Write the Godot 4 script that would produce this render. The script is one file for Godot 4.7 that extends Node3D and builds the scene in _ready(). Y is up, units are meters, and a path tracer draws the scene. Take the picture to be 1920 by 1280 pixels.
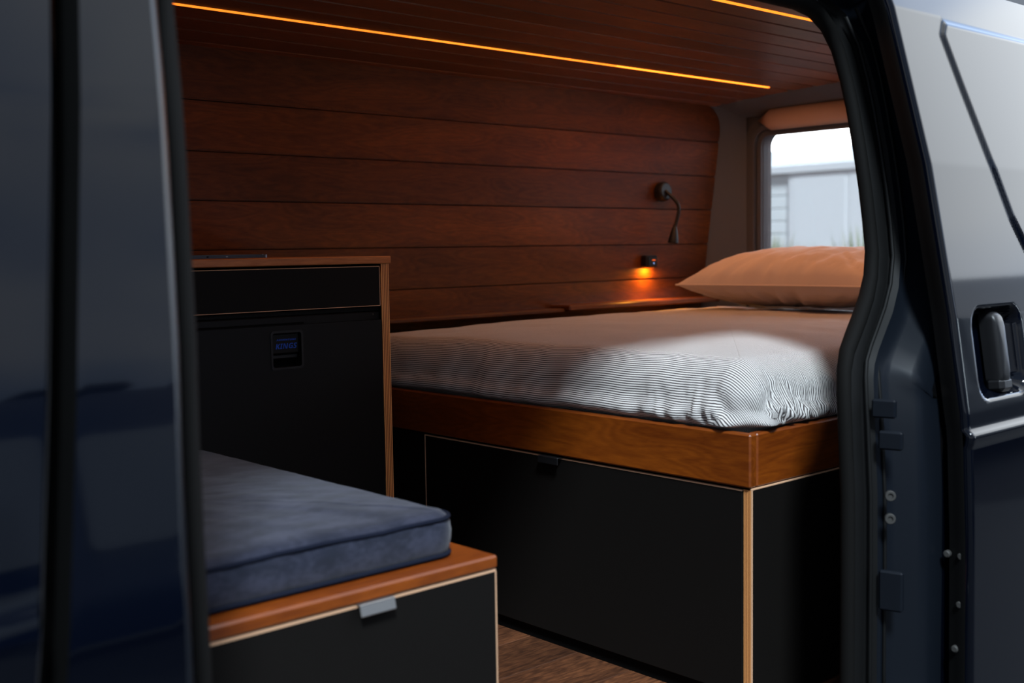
extends Node3D
# A camper van seen through its open sliding door. X runs to the rear of the van, Z towards the photographer, y = 0 is the van floor.

var M := {}
var taken := {}
var rng := RandomNumberGenerator.new()

# ---------------------------------------------------------------- nodes
func numbered(called: String) -> String:
	var n: int = taken.get(called, 0)
	taken[called] = n + 1
	return called if n == 0 else "%s_%03d" % [called, n]

func thing(called: String, label: String, category: String, at := Vector3.ZERO, kind := "", group := "") -> Node3D:
	var o := Node3D.new()
	o.name = numbered(called)
	add_child(o)
	o.position = at
	tag(o, label, category, kind, group)
	return o

func tag(o: Node3D, label: String, category: String, kind := "", group := "") -> void:
	o.set_meta("label", label)
	o.set_meta("category", category)
	if kind: o.set_meta("kind", kind)
	if group: o.set_meta("group", group)

func part(called: String, st: SurfaceTool, m: Material, parent: Node3D, at := Vector3.ZERO, label := "") -> MeshInstance3D:
	st.generate_normals()
	return mesh_part(called, st.commit(), m, parent, at, label)

func mesh_part(called: String, mesh: Mesh, m: Material, parent: Node3D, at := Vector3.ZERO, label := "") -> MeshInstance3D:
	var o := MeshInstance3D.new()
	o.name = called
	o.mesh = mesh
	o.material_override = m
	o.position = at
	parent.add_child(o, true)
	if label: o.set_meta("label", label)
	return o

# ---------------------------------------------------------------- shapes
func begin(smooth := false) -> SurfaceTool:
	var st := SurfaceTool.new()
	st.begin(Mesh.PRIMITIVE_TRIANGLES)
	st.set_smooth_group(0 if smooth else -1)
	return st

func tri(st: SurfaceTool, a: Vector3, b: Vector3, c: Vector3) -> void:
	for p in [a, c, b]:
		st.set_uv(Vector2(p.x, p.y))
		st.add_vertex(p)

# a convex polygon turned outwards from the point `inside`
func face(st: SurfaceTool, pts: Array, inside: Vector3) -> void:
	var mid := Vector3.ZERO
	for p in pts: mid += p
	mid /= pts.size()
	var n: Vector3 = (pts[1] - pts[0]).cross(pts[2] - pts[0])
	var back: bool = n.dot(mid - inside) < 0.0
	for k in range(1, pts.size() - 1):
		if back: tri(st, pts[0], pts[k + 1], pts[k])
		else: tri(st, pts[0], pts[k], pts[k + 1])

# a box with chamfered edges
func rbox(st: SurfaceTool, lo: Vector3, hi: Vector3, b := 0.0015, turn := Basis.IDENTITY) -> void:
	var c := (lo + hi) / 2.0
	var h := (hi - lo) / 2.0
	b = minf(b, minf(h.x, minf(h.y, h.z)) * 0.9)
	var s := [-1.0, 1.0]
	for ax in 3:
		var u := (ax + 1) % 3
		var v := (ax + 2) % 3
		for sa in s:
			var q := []
			for k in [[-1, -1], [1, -1], [1, 1], [-1, 1]]:
				var p := Vector3.ZERO
				p[ax] = sa * h[ax]
				p[u] = k[0] * (h[u] - b)
				p[v] = k[1] * (h[v] - b)
				q.append(c + turn * p)
			face(st, q, c)
			for sb in s:
				var e := []
				for k in [[0, -1], [0, 1], [1, 1], [1, -1]]:
					var p := Vector3.ZERO
					p[ax] = sa * (h[ax] - (b if k[0] else 0.0))
					p[u] = sb * (h[u] - (0.0 if k[0] else b))
					p[v] = k[1] * (h[v] - b)
					e.append(c + turn * p)
				face(st, e, c)
	for x in s:
		for y in s:
			for z in s:
				var g := Vector3(x, y, z)
				var q := []
				for ax in 3:
					var p := Vector3.ZERO
					for k in 3: p[k] = g[k] * (h[k] - (0.0 if k == ax else b))
					q.append(c + turn * p)
				face(st, q, c)

func box(lo: Vector3, hi: Vector3, b := 0.0015) -> SurfaceTool:
	var st := begin()
	rbox(st, lo, hi, b)
	return st

# a surface over (i, j); uvf gives the texture coordinates
func grid(st: SurfaceTool, nu: int, nv: int, f: Callable, flip := false, uvf = null, closed := false) -> void:
	var P := []
	var T := []
	for j in nv + 1:
		for i in nu + 1:
			var ii := 0 if closed and i == nu else i
			var p: Vector3 = f.call(ii, j)
			P.append(p)
			T.append(uvf.call(i, j) if uvf != null else Vector2(p.x, p.y))
	var w := nu + 1
	for j in nv:
		for i in nu:
			var q := [j * w + i, j * w + i + 1, (j + 1) * w + i + 1, (j + 1) * w + i]
			for k in ([q[0], q[2], q[1], q[0], q[3], q[2]] if not flip else [q[0], q[1], q[2], q[0], q[2], q[3]]):
				st.set_uv(T[k])
				st.add_vertex(P[k])

# a round tube along points, radius may differ from point to point
func tube(st: SurfaceTool, pts: Array, radii, sides := 12, loop := false) -> void:
	var n := pts.size()
	var ring := []
	var up := Vector3.UP
	for i in n:
		var a: Vector3 = pts[(i - 1 + n) % n] if loop or i > 0 else pts[0]
		var b: Vector3 = pts[(i + 1) % n] if loop or i < n - 1 else pts[n - 1]
		var t := (b - a).normalized()
		if i == 0: up = Vector3.UP if absf(t.y) < 0.9 else Vector3.RIGHT
		up = (up - t * up.dot(t)).normalized()
		var side := t.cross(up)
		var r: float = radii if radii is float else radii[i]
		var row := []
		for k in sides:
			var g := TAU * k / sides
			row.append(pts[i] + (up * cos(g) + side * sin(g)) * r)
		ring.append(row)
	var m := n if loop else n - 1
	for i in m:
		var A: Array = ring[i]
		var B: Array = ring[(i + 1) % n]
		for k in sides:
			var l := (k + 1) % sides
			tri(st, A[k], A[l], B[l])
			tri(st, A[k], B[l], B[k])
	if not loop:
		for k in sides:
			var l := (k + 1) % sides
			tri(st, pts[0], ring[0][l], ring[0][k])
			tri(st, pts[n - 1], ring[n - 1][k], ring[n - 1][l])

# a disc-shaped solid round an axis: rows of (distance along the axis, radius)
func lathe(st: SurfaceTool, base: Vector3, axis: Vector3, rows: Array, sides := 28) -> void:
	var a := axis.normalized()
	var u := a.cross(Vector3.UP if absf(a.y) < 0.9 else Vector3.RIGHT).normalized()
	var v := a.cross(u)
	for i in rows.size() - 1:
		for k in sides:
			var q := []
			for e in [[i, k], [i, k + 1], [i + 1, k + 1], [i + 1, k]]:
				var g: float = TAU * e[1] / sides
				q.append(base + a * rows[e[0]][0] + (u * cos(g) + v * sin(g)) * rows[e[0]][1])
			if q[0] != q[1]: tri(st, q[0], q[1], q[2])
			if q[2] != q[3]: tri(st, q[0], q[2], q[3])

# an outline in two dimensions given thickness; `to` turns (x, y, depth) into a point
func slab(st: SurfaceTool, outline: PackedVector2Array, d0: float, d1: float, to: Callable) -> void:
	var idx := Geometry2D.triangulate_polygon(outline)
	var turn := 1.0 if not Geometry2D.is_polygon_clockwise(outline) else -1.0
	for k in range(0, idx.size(), 3):
		var a := outline[idx[k]]
		var b := outline[idx[k + 1]]
		var c := outline[idx[k + 2]]
		if (b - a).cross(c - a) < 0.0:
			var t := b
			b = c
			c = t
		tri(st, to.call(a.x, a.y, d1), to.call(b.x, b.y, d1), to.call(c.x, c.y, d1))
		tri(st, to.call(a.x, a.y, d0), to.call(c.x, c.y, d0), to.call(b.x, b.y, d0))
	var n := outline.size()
	for k in n:
		var a := outline[k]
		var b := outline[(k + 1) % n]
		if turn < 0.0:
			var t := a
			a = b
			b = t
		tri(st, to.call(a.x, a.y, d0), to.call(b.x, b.y, d0), to.call(b.x, b.y, d1))
		tri(st, to.call(a.x, a.y, d0), to.call(b.x, b.y, d1), to.call(a.x, a.y, d1))

# points of a rounded rectangle, counter-clockwise
func rrect(x0: float, y0: float, x1: float, y1: float, r: float, n := 8) -> PackedVector2Array:
	var out := PackedVector2Array()
	for c in [[x1 - r, y0 + r, -PI / 2], [x1 - r, y1 - r, 0.0], [x0 + r, y1 - r, PI / 2], [x0 + r, y0 + r, PI]]:
		for k in n + 1:
			var a: float = c[2] + PI / 2 * k / n
			out.append(Vector2(c[0] + r * cos(a), c[1] + r * sin(a)))
	return out

# a frame between two outlines with the same number of points
func ring(st: SurfaceTool, outer: PackedVector2Array, inner: PackedVector2Array, d0: float, d1: float, to: Callable) -> void:
	var n := outer.size()
	for k in n:
		var l := (k + 1) % n
		var a := outer[k]
		var b := outer[l]
		var c := inner[l]
		var d := inner[k]
		for e in [[a, b, c, d, d1, d1], [d, c, b, a, d0, d0]]:
			tri(st, to.call(e[0].x, e[0].y, e[4]), to.call(e[1].x, e[1].y, e[4]), to.call(e[2].x, e[2].y, e[4]))
			tri(st, to.call(e[0].x, e[0].y, e[4]), to.call(e[2].x, e[2].y, e[4]), to.call(e[3].x, e[3].y, e[4]))
		for e in [[a, b], [c, d]]:
			tri(st, to.call(e[0].x, e[0].y, d0), to.call(e[1].x, e[1].y, d0), to.call(e[1].x, e[1].y, d1))
			tri(st, to.call(e[0].x, e[0].y, d0), to.call(e[1].x, e[1].y, d1), to.call(e[0].x, e[0].y, d1))

func table(xs: Array, ys: Array, x: float) -> float:
	if x <= xs[0]: return ys[0]
	for k in xs.size() - 1:
		if x <= xs[k + 1]:
			return lerpf(ys[k], ys[k + 1], (x - xs[k]) / (xs[k + 1] - xs[k]))
	return ys[-1]

# ---------------------------------------------------------------- materials
func lin(r: float, g: float, b: float) -> Color:
	return Color(r, g, b).linear_to_srgb()

func mat(called: String, c: Color, rough := 0.6, spec := 0.5, metal := 0.0) -> StandardMaterial3D:
	var m := StandardMaterial3D.new()
	m.resource_name = called
	m.albedo_color = c
	m.roughness = rough
	m.metallic_specular = spec
	m.metallic = metal
	M[called] = m
	return m

func noise_image(s: int, freq: float, size := 512, octaves := 4) -> Image:
	var n := FastNoiseLite.new()
	n.seed = s
	n.frequency = freq
	n.noise_type = FastNoiseLite.TYPE_SIMPLEX_SMOOTH
	n.fractal_octaves = octaves
	return n.get_seamless_image(size, size)

func tex(im: Image) -> ImageTexture:
	return ImageTexture.create_from_image(im)

# wood grain: coarse bands, fine fibres and a few darker pores, u along the grain
func wood_texture(s: int, dark: Color, light: Color, fibres := 0.5, size := 512) -> ImageTexture:
	var a := noise_image(s, 0.006, size, 3)
	var b := noise_image(s + 7, 0.05, size, 4)
	var c := noise_image(s + 13, 0.16, size, 2)
	var im := Image.create(size, size, false, Image.FORMAT_RGB8)
	for y in size:
		for x in size:
			var v := a.get_pixel(x, y).r
			var bands := 0.5 + 0.5 * sin(v * 38.0)
			var t := 0.45 * v + 0.2 * bands + fibres * (b.get_pixel(x, y).r - 0.3) + 0.25 * (c.get_pixel(x, y).r - 0.5)
			im.set_pixel(x, y, dark.lerp(light, clampf(t, 0.0, 1.0)))
	return tex(im)

func wood(called: String, t: Texture2D, scale: Vector3, offset := Vector3.ZERO, tint := Color.WHITE, rough := 0.45) -> StandardMaterial3D:
	var m := mat(called, tint, rough, 0.45)
	m.albedo_texture = t
	m.uv1_triplanar = true
	m.uv1_world_triplanar = true
	m.uv1_triplanar_sharpness = 4.0
	m.uv1_scale = scale
	m.uv1_offset = offset
	m.clearcoat_enabled = true
	m.clearcoat = 0.15
	m.clearcoat_roughness = rough
	return m

func build_materials() -> void:
	var lining := wood_texture(3, Color(0.265, 0.138, 0.044), Color(0.51, 0.305, 0.105), 0.35)
	for k in 4:
		var tone: float = [1.0, 0.9, 1.05, 0.95][k]
		wood("lining_%d" % k, lining, Vector3(0.55, 3.1, 3.1), Vector3(0.37 * k, 0.23 * k, 0.41 * k), Color(tone, tone * 0.98, tone * 0.96), 0.33)
	var ceil_wood := wood_texture(21, Color(0.36, 0.19, 0.11), Color(0.60, 0.35, 0.22), 0.35)
	for k in 3:
		var tone: float = [1.0, 0.9, 1.06][k]
		wood("ceiling_%d" % k, ceil_wood, Vector3(0.55, 3.1, 3.1), Vector3(0.31 * k, 0.2 * k, 0.47 * k), Color(tone, tone, tone), 0.36)
	var oiled := wood_texture(31, Color(0.39, 0.17, 0.032), Color(0.62, 0.32, 0.07), 0.3)
	wood("rail_across", oiled, Vector3(3.0, 3.0, 0.5), Vector3(0.1, 0.3, 0.2), Color.WHITE, 0.38)
	wood("rail_along", oiled, Vector3(0.5, 3.0, 3.0), Vector3(0.4, 0.1, 0.0), Color(1.0, 0.98, 0.95), 0.38)
	wood("counter_wood", wood_texture(37, Color(0.60, 0.34, 0.17), Color(0.86, 0.55, 0.31), 0.35), Vector3(0.5, 3.0, 3.0), Vector3(0.2, 0.1, 0.3), Color.WHITE, 0.4)
	var vinyl := wood_texture(47, Color(0.20, 0.11, 0.065), Color(0.46, 0.28, 0.17), 0.75)
	for k in 3:
		var tone: float = [1.0, 0.88, 1.1][k]
		wood("floor_%d" % k, vinyl, Vector3(0.8, 4.0, 4.0), Vector3(0.33 * k, 0.0, 0.29 * k), Color(tone, tone, tone), 0.5)
	# plywood edges: thin plies, light and dark
	var plies := Image.create(8, 64, false, Image.FORMAT_RGB8)
	for y in 64:
		var dark_ply := int(y / 64.0 * 9.0) % 2 == 1
		for x in 8: plies.set_pixel(x, y, Color(0.50, 0.27, 0.12) if dark_ply else Color(0.94, 0.66, 0.40))
	var ply := mat("plywood_edge", Color.WHITE, 0.6, 0.4)
	ply.albedo_texture = tex(plies)
	mat("ply_core", Color(0.86, 0.68, 0.54), 0.55, 0.4)
	mat("black_laminate", lin(0.0075, 0.0064, 0.0057), 0.55, 0.22)
	mat("fridge_plastic", lin(0.0070, 0.0070, 0.0070), 0.45, 0.3)
	mat("deep_black", lin(0.002, 0.002, 0.002), 0.8, 0.2)
	mat("black_plastic", lin(0.009, 0.009, 0.010), 0.4, 0.42)
	mat("rubber", lin(0.004, 0.004, 0.004), 0.6, 0.3)
	mat("grey_rubber", lin(0.0055, 0.0052, 0.0049), 0.75, 0.2)
	mat("trim_grey", lin(0.085, 0.088, 0.098), 0.6, 0.45)
	mat("paint", lin(0.0010, 0.0017, 0.0042), 0.05, 0.44)
	mat("jamb_paint", lin(0.0048, 0.0066, 0.0100), 0.3, 0.4)
	mat("steel", lin(0.34, 0.33, 0.32), 0.35, 0.5, 0.8)
	mat("bolt_metal", lin(0.05, 0.048, 0.045), 0.6, 0.4, 0.3)
	mat("tablet_shell", lin(0.05, 0.052, 0.06), 0.35, 0.5, 0.4)
	mat("logo_blue", Color(0.10, 0.30, 0.72), 0.5, 0.4)
	mat("blind_cloth", lin(0.42, 0.28, 0.22), 0.9, 0.3)
	# velvet: nap brushed in streaks
	var nap_a := noise_image(71, 0.012, 512, 4)
	var nap_b := noise_image(75, 0.07, 512, 3)
	var im := Image.create(512, 512, false, Image.FORMAT_RGB8)
	for y in 512:
		for x in 512:
			var t := clampf(0.65 * nap_a.get_pixel(x, y).r + 0.35 * nap_b.get_pixel(x, y).r, 0.0, 1.0)
			t = smoothstep(0.25, 0.75, t)
			im.set_pixel(x, y, Color(0.115, 0.13, 0.18).lerp(Color(0.20, 0.21, 0.27), t))
	var velvet := mat("velvet", Color.WHITE, 0.9, 0.2)
	velvet.albedo_texture = tex(im)
	velvet.uv1_triplanar = true
	velvet.uv1_world_triplanar = true
	velvet.uv1_scale = Vector3(1.6, 2.6, 4.2)
	velvet.rim_enabled = true
	velvet.rim = 0.4
	velvet.rim_tint = 0.6
	mat("velvet_piping", Color(0.085, 0.10, 0.15), 0.9, 0.2)
	# ticking stripes: 16 to the tile, with woven unevenness
	var weave := noise_image(81, 0.2, 256, 2)
	var si := Image.create(256, 256, false, Image.FORMAT_RGB8)
	for y in 256:
		for x in 256:
			var ph := fmod(x / 16.0, 1.0)
			var k := smoothstep(0.0, 0.10, ph) * (1.0 - smoothstep(0.42, 0.52, ph))
			var w := 0.08 * (weave.get_pixel(x, y).r - 0.5)
			im_set(si, x, y, Color(0.86, 0.845, 0.83).lerp(Color(0.30, 0.275, 0.275), k), w)
	var ticking := mat("ticking", Color.WHITE, 0.9, 0.2)
	ticking.albedo_texture = tex(si)
	ticking.uv1_scale = Vector3(1.0 / (16.0 * 0.0046), 6.0, 1.0)
	ticking.rim_enabled = true
	ticking.rim = 0.2
	var linen := mat("linen", lin(0.70, 0.585, 0.52), 0.95, 0.2)
	linen.rim_enabled = true
	linen.rim = 0.15
	# glass and outside
	var glass := mat("window_glass", Color(0.9, 0.95, 0.95, 0.06), 0.0, 0.5)
	glass.transparency = BaseMaterial3D.TRANSPARENCY_ALPHA
	mat("asphalt", lin(0.035, 0.035, 0.036), 0.9, 0.3)
	mat("weatherboard", lin(0.83, 0.86, 0.86), 0.8, 0.3)
	mat("white_paint", lin(0.84, 0.85, 0.86), 0.6, 0.4)
	mat("roof_sheet", lin(0.36, 0.40, 0.42), 0.6, 0.4)
	mat("dark_glass", lin(0.02, 0.025, 0.03), 0.05, 0.5)
	mat("shrub_leaf", lin(0.16, 0.22, 0.06), 0.7, 0.4)
	mat("shrub_straw", lin(0.36, 0.34, 0.15), 0.8, 0.3)
	mat("brick_render", lin(0.16, 0.155, 0.15), 0.85, 0.3)
	mat("dark_roof", lin(0.05, 0.05, 0.055), 0.7, 0.3)
	mat("car_blue", lin(0.006, 0.018, 0.06), 0.1, 0.5)
	mat("car_grey", lin(0.06, 0.065, 0.07), 0.15, 0.5)
	mat("car_glass", lin(0.25, 0.27, 0.28), 0.1, 0.5)
	mat("tyre", lin(0.012, 0.012, 0.012), 0.8, 0.3)

func im_set(im: Image, x: int, y: int, c: Color, w: float) -> void:
	im.set_pixel(x, y, Color(c.r + w, c.g + w, c.b + w))

# ---------------------------------------------------------------- the van's side
const DY := [-0.6, 0.0, 0.35, 0.495, 0.500, 0.514, 0.522, 0.55, 0.70, 0.95, 1.21, 1.33, 1.42, 1.47]
const DZ := [-0.875, -0.846, -0.850, -0.856, -0.853, -0.852, -0.861, -0.863, -0.885, -0.932, -1.0, -1.045, -1.10, -1.18]
const BODY := 0.06      # the closed body lies this much further in than the slid-back door
const SEAL := 0.13

func side_z(y: float) -> float:
	return table(DY, DZ, y)

# the door opening, (x, y), from the top of the front pillar round clockwise as seen from outside
const OPENING := [[0.60, 1.216], [0.9, 1.218], [1.25, 1.219], [1.569, 1.218], [1.690, 1.217], [1.733, 1.209], [1.762, 1.188], [1.779, 1.155], [1.785, 1.104], [1.785, 1.058], [1.778, 0.99], [1.771, 0.919], [1.766, 0.86], [1.760, 0.81], [1.745, 0.772], [1.722, 0.739], [1.692, 0.708], [1.665, 0.681], [1.641, 0.655], [1.624, 0.622], [1.614, 0.580], [1.609, 0.532], [1.604, 0.42], [1.600, 0.3], [1.597, 0.129], [1.597, 0.02], [1.58, -0.03], [1.54, -0.05], [1.0, -0.05], [0.56, -0.05], [0.51, -0.03], [0.495, 0.02], [0.496, 0.2], [0.499, 0.42], [0.502, 0.557], [0.508, 0.65], [0.516, 0.737], [0.522, 0.82], [0.529, 0.913], [0.535, 0.99], [0.541, 1.075], [0.549, 1.14], [0.562, 1.19], [0.578, 1.208]]

func opening_normal(i: int) -> Vector2:
	var n := OPENING.size()
	var a := Vector2(OPENING[(i - 1 + n) % n][0], OPENING[(i - 1 + n) % n][1])
	var b := Vector2(OPENING[(i + 1) % n][0], OPENING[(i + 1) % n][1])
	var t := (b - a).normalized()
	return Vector2(-t.y, t.x)   # away from the opening

# the rear jamb is broad, so that it recedes behind the seal; the front one is narrow
func flange(d: float, nn: Vector2) -> float:
	return d if d <= 0.02 else 0.02 + (d - 0.02) * (1.0 + 2.6 * clampf(nn.x, 0.0, 1.0))

func opening_loft(rows: Array, m: Material, called: String, parent: Node3D, from := 0, count := -1) -> MeshInstance3D:
	var n := OPENING.size()
	var st := begin(true)
	var whole := count < 0
	grid(st, n if whole else count, rows.size() - 1, func(i: int, j: int):
		var k: int = (i + from) % n
		var o: Array = OPENING[k]
		var nn := opening_normal(k)
		var d := flange(rows[j][0], nn)
		return Vector3(o[0] + nn.x * d, o[1] + nn.y * d, side_z(o[1] + nn.y * d) - SEAL + rows[j][1]), false, null, whole)
	return part(called, st, m, parent)

# x of the body's outer edge round the opening, at height y
func rear_edge(y: float) -> float:
	var best := 1.66
	for k in range(4, 26):
		var nn := opening_normal(k)
		var a := Vector2(OPENING[k][0], OPENING[k][1]) + nn * flange(0.062, nn)
		var nb := opening_normal(k + 1)
		var b := Vector2(OPENING[k + 1][0], OPENING[k + 1][1]) + nb * flange(0.062, nb)
		if (a.y >= y and b.y <= y):
			return lerpf(a.x, b.x, (a.y - y) / maxf(a.y - b.y, 1e-6))
	return best

func front_edge(y: float) -> float:
	return table([-0.1, 0.02, 0.42, 0.557, 0.737, 0.913, 1.075, 1.19, 1.25], [0.437, 0.435, 0.439, 0.443, 0.457, 0.470, 0.482, 0.510, 0.53], y)

func shut_line(y: float) -> float:
	return 0.315 + (y - 0.487) * 0.133

func build_van_body() -> void:
	var t := thing("van_body", "glossy navy van side with rounded doorway and dark pillars", "van body")
	# the flange carries the rubber seal; outside it a step leads to the outer skin
	opening_loft([[0.050, -0.045], [0.035, -0.028], [0.020, -0.016], [0.006, -0.010]], M.rubber, "inner_flange", t)
	var sealed := begin(true)
	var n := OPENING.size()
	grid(sealed, n, 10, func(i: int, j: int):
		var o: Array = OPENING[i % n]
		var nn := opening_normal(i % n)
		var g := PI * 1.25 * j / 10.0 - PI * 0.35
		var rad := lerpf(0.016, 0.010, clampf(nn.x, 0.0, 1.0))
		var d := rad - rad * cos(g)
		var dz := -0.006 + 1.2 * rad * sin(g)
		return Vector3(o[0] + nn.x * d, o[1] + nn.y * d, side_z(o[1]) - SEAL + dz), false, null, true)
	part("door_seal", sealed, M.grey_rubber, t, Vector3.ZERO, "dark grey rubber door seal")
	opening_loft([[0.012, -0.008], [0.0195, -0.004], [0.024, 0.0085], [0.026, 0.004], [0.028, 0.012], [0.030, 0.020]], M.rubber, "seal_lip", t)
	opening_loft([[0.030, 0.020], [0.036, 0.023], [0.040, 0.030], [0.046, 0.056], [0.050, 0.064], [0.056, 0.069], [0.062, 0.070]], M.jamb_paint, "door_jamb", t)
	# ribs running down the rear jamb
	var ribs := begin(true)
	for r in [[0.026, 0.016, 0.0035], [0.034, 0.0245, 0.003]]:
		var pts := []
		for k in range(6, 26):
			var nn := opening_normal(k)
			var d := flange(r[0], nn)
			pts.append(Vector3(OPENING[k][0] + nn.x * d, OPENING[k][1] + nn.y * d, side_z(OPENING[k][1]) - SEAL + r[1]))
		tube(ribs, pts, r[2], 8)
	part("jamb_rib", ribs, M.rubber, t)
	# outer skins
	var st := begin(true)
	grid(st, 10, 60, func(i: int, j: int):
		var y := -0.35 + 1.63 * j / 60.0
		return Vector3(lerpf(shut_line(y) + 0.024, front_edge(y), i / 10.0), y, side_z(y) - BODY))
	part("front_pillar", st, M.paint, t, Vector3.ZERO, "navy painted pillar mirroring sky and a parked car")
	st = begin(true)
	grid(st, 1, 60, func(i: int, j: int):
		var y := -0.35 + 1.63 * j / 60.0
		return Vector3(shut_line(y) + 0.024, y, side_z(y) - BODY - (0.0 if i else 0.06)))
	part("pillar_return", st, M.deep_black, t)
	st = begin(true)
	grid(st, 30, 50, func(i: int, j: int):
		var y := -0.35 + 1.63 * j / 50.0
		return Vector3(lerpf(rear_edge(y), 3.42, i / 30.0), y, side_z(y) - BODY))
	part("rear_quarter", st, M.paint, t)
	st = begin(true)
	grid(st, 20, 14, func(i: int, j: int):
		var y := 1.27 + 0.2 * j / 14.0
		return Vector3(lerpf(-0.6, 3.42, i / 20.0), y, side_z(y) - BODY))
	part("roof_edge", st, M.paint, t)
	st = begin(true)
	grid(st, 20, 14, func(i: int, j: int):
		var y := -0.4 + 0.295 * j / 14.0
		return Vector3(lerpf(-0.6, 3.42, i / 20.0), y, side_z(y) - BODY))
	part("door_sill", st, M.paint, t)
	part("roof", box(Vector3(-0.6, 1.40, -2.66), Vector3(3.42, 1.47, -1.2), 0.03), M.paint, t)
	# striker plate and its screws on the rear jamb
	for y in [0.422, 0.385]:
		var s := begin()
		lathe(s, Vector3(1.652, y, -0.936), Vector3(-0.8, 0.05, 0.62), [[-0.004, 0.0001], [-0.004, 0.0085], [0.003, 0.0085], [0.004, 0.0075], [0.004, 0.0045], [0.0015, 0.0042], [0.0015, 0.0001]], 18)
		part("screw", s, M.bolt_metal, t, Vector3.ZERO, "grey round screw")
	for b in [[0.235, 0.30], [0.545, 0.575], [0.495, 0.525]]:
		var s := begin()
		var yc: float = (b[0] + b[1]) / 2.0
		var zc := side_z(yc) - SEAL + 0.045
		rbox(s, Vector3(1.650, b[0], zc - 0.02), Vector3(1.662, b[1], zc + 0.018), 0.003, Basis(Vector3.UP, 0.25))
		part("striker_plate", s, M.jamb_paint, t)

func build_front_door() -> void:
	var t := thing("front_door", "dark edge of the closed front door left of the shut gap", "van door")
	var st := begin(true)
	grid(st, 12, 60, func(i: int, j: int):
		var y := -0.09 + 1.345 * j / 60.0
		return Vector3(lerpf(-0.6, shut_line(y), i / 12.0), y, side_z(y) - BODY - 0.004))
	part("door_skin", st, M.paint, t)
	st = begin(true)
	grid(st, 1, 60, func(i: int, j: int):
		var y := -0.09 + 1.345 * j / 60.0
		return Vector3(shut_line(y) - 0.002 * i, y, side_z(y) - BODY - 0.004 - 0.05 * i))
	part("door_edge", st, M.deep_black, t)
	st = begin(true)
	grid(st, 1, 60, func(i: int, j: int):
		var y := -0.09 + 1.345 * j / 60.0
		return Vector3(shut_line(y) - 0.02 + 0.038 * i, y, side_z(y) - BODY - 0.05))
	part("gap_seal", st, M.deep_black, t)

# distance inside a polygon, positive inside
func inside_by(poly: PackedVector2Array, p: Vector2) -> float:
	var d := 1e9
	var n := poly.size()
	for k in n:
		var q := Geometry2D.get_closest_point_to_segment(p, poly[k], poly[(k + 1) % n])
		d = minf(d, p.distance_to(q))
	return d if Geometry2D.is_point_in_polygon(p, poly) else -d

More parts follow.
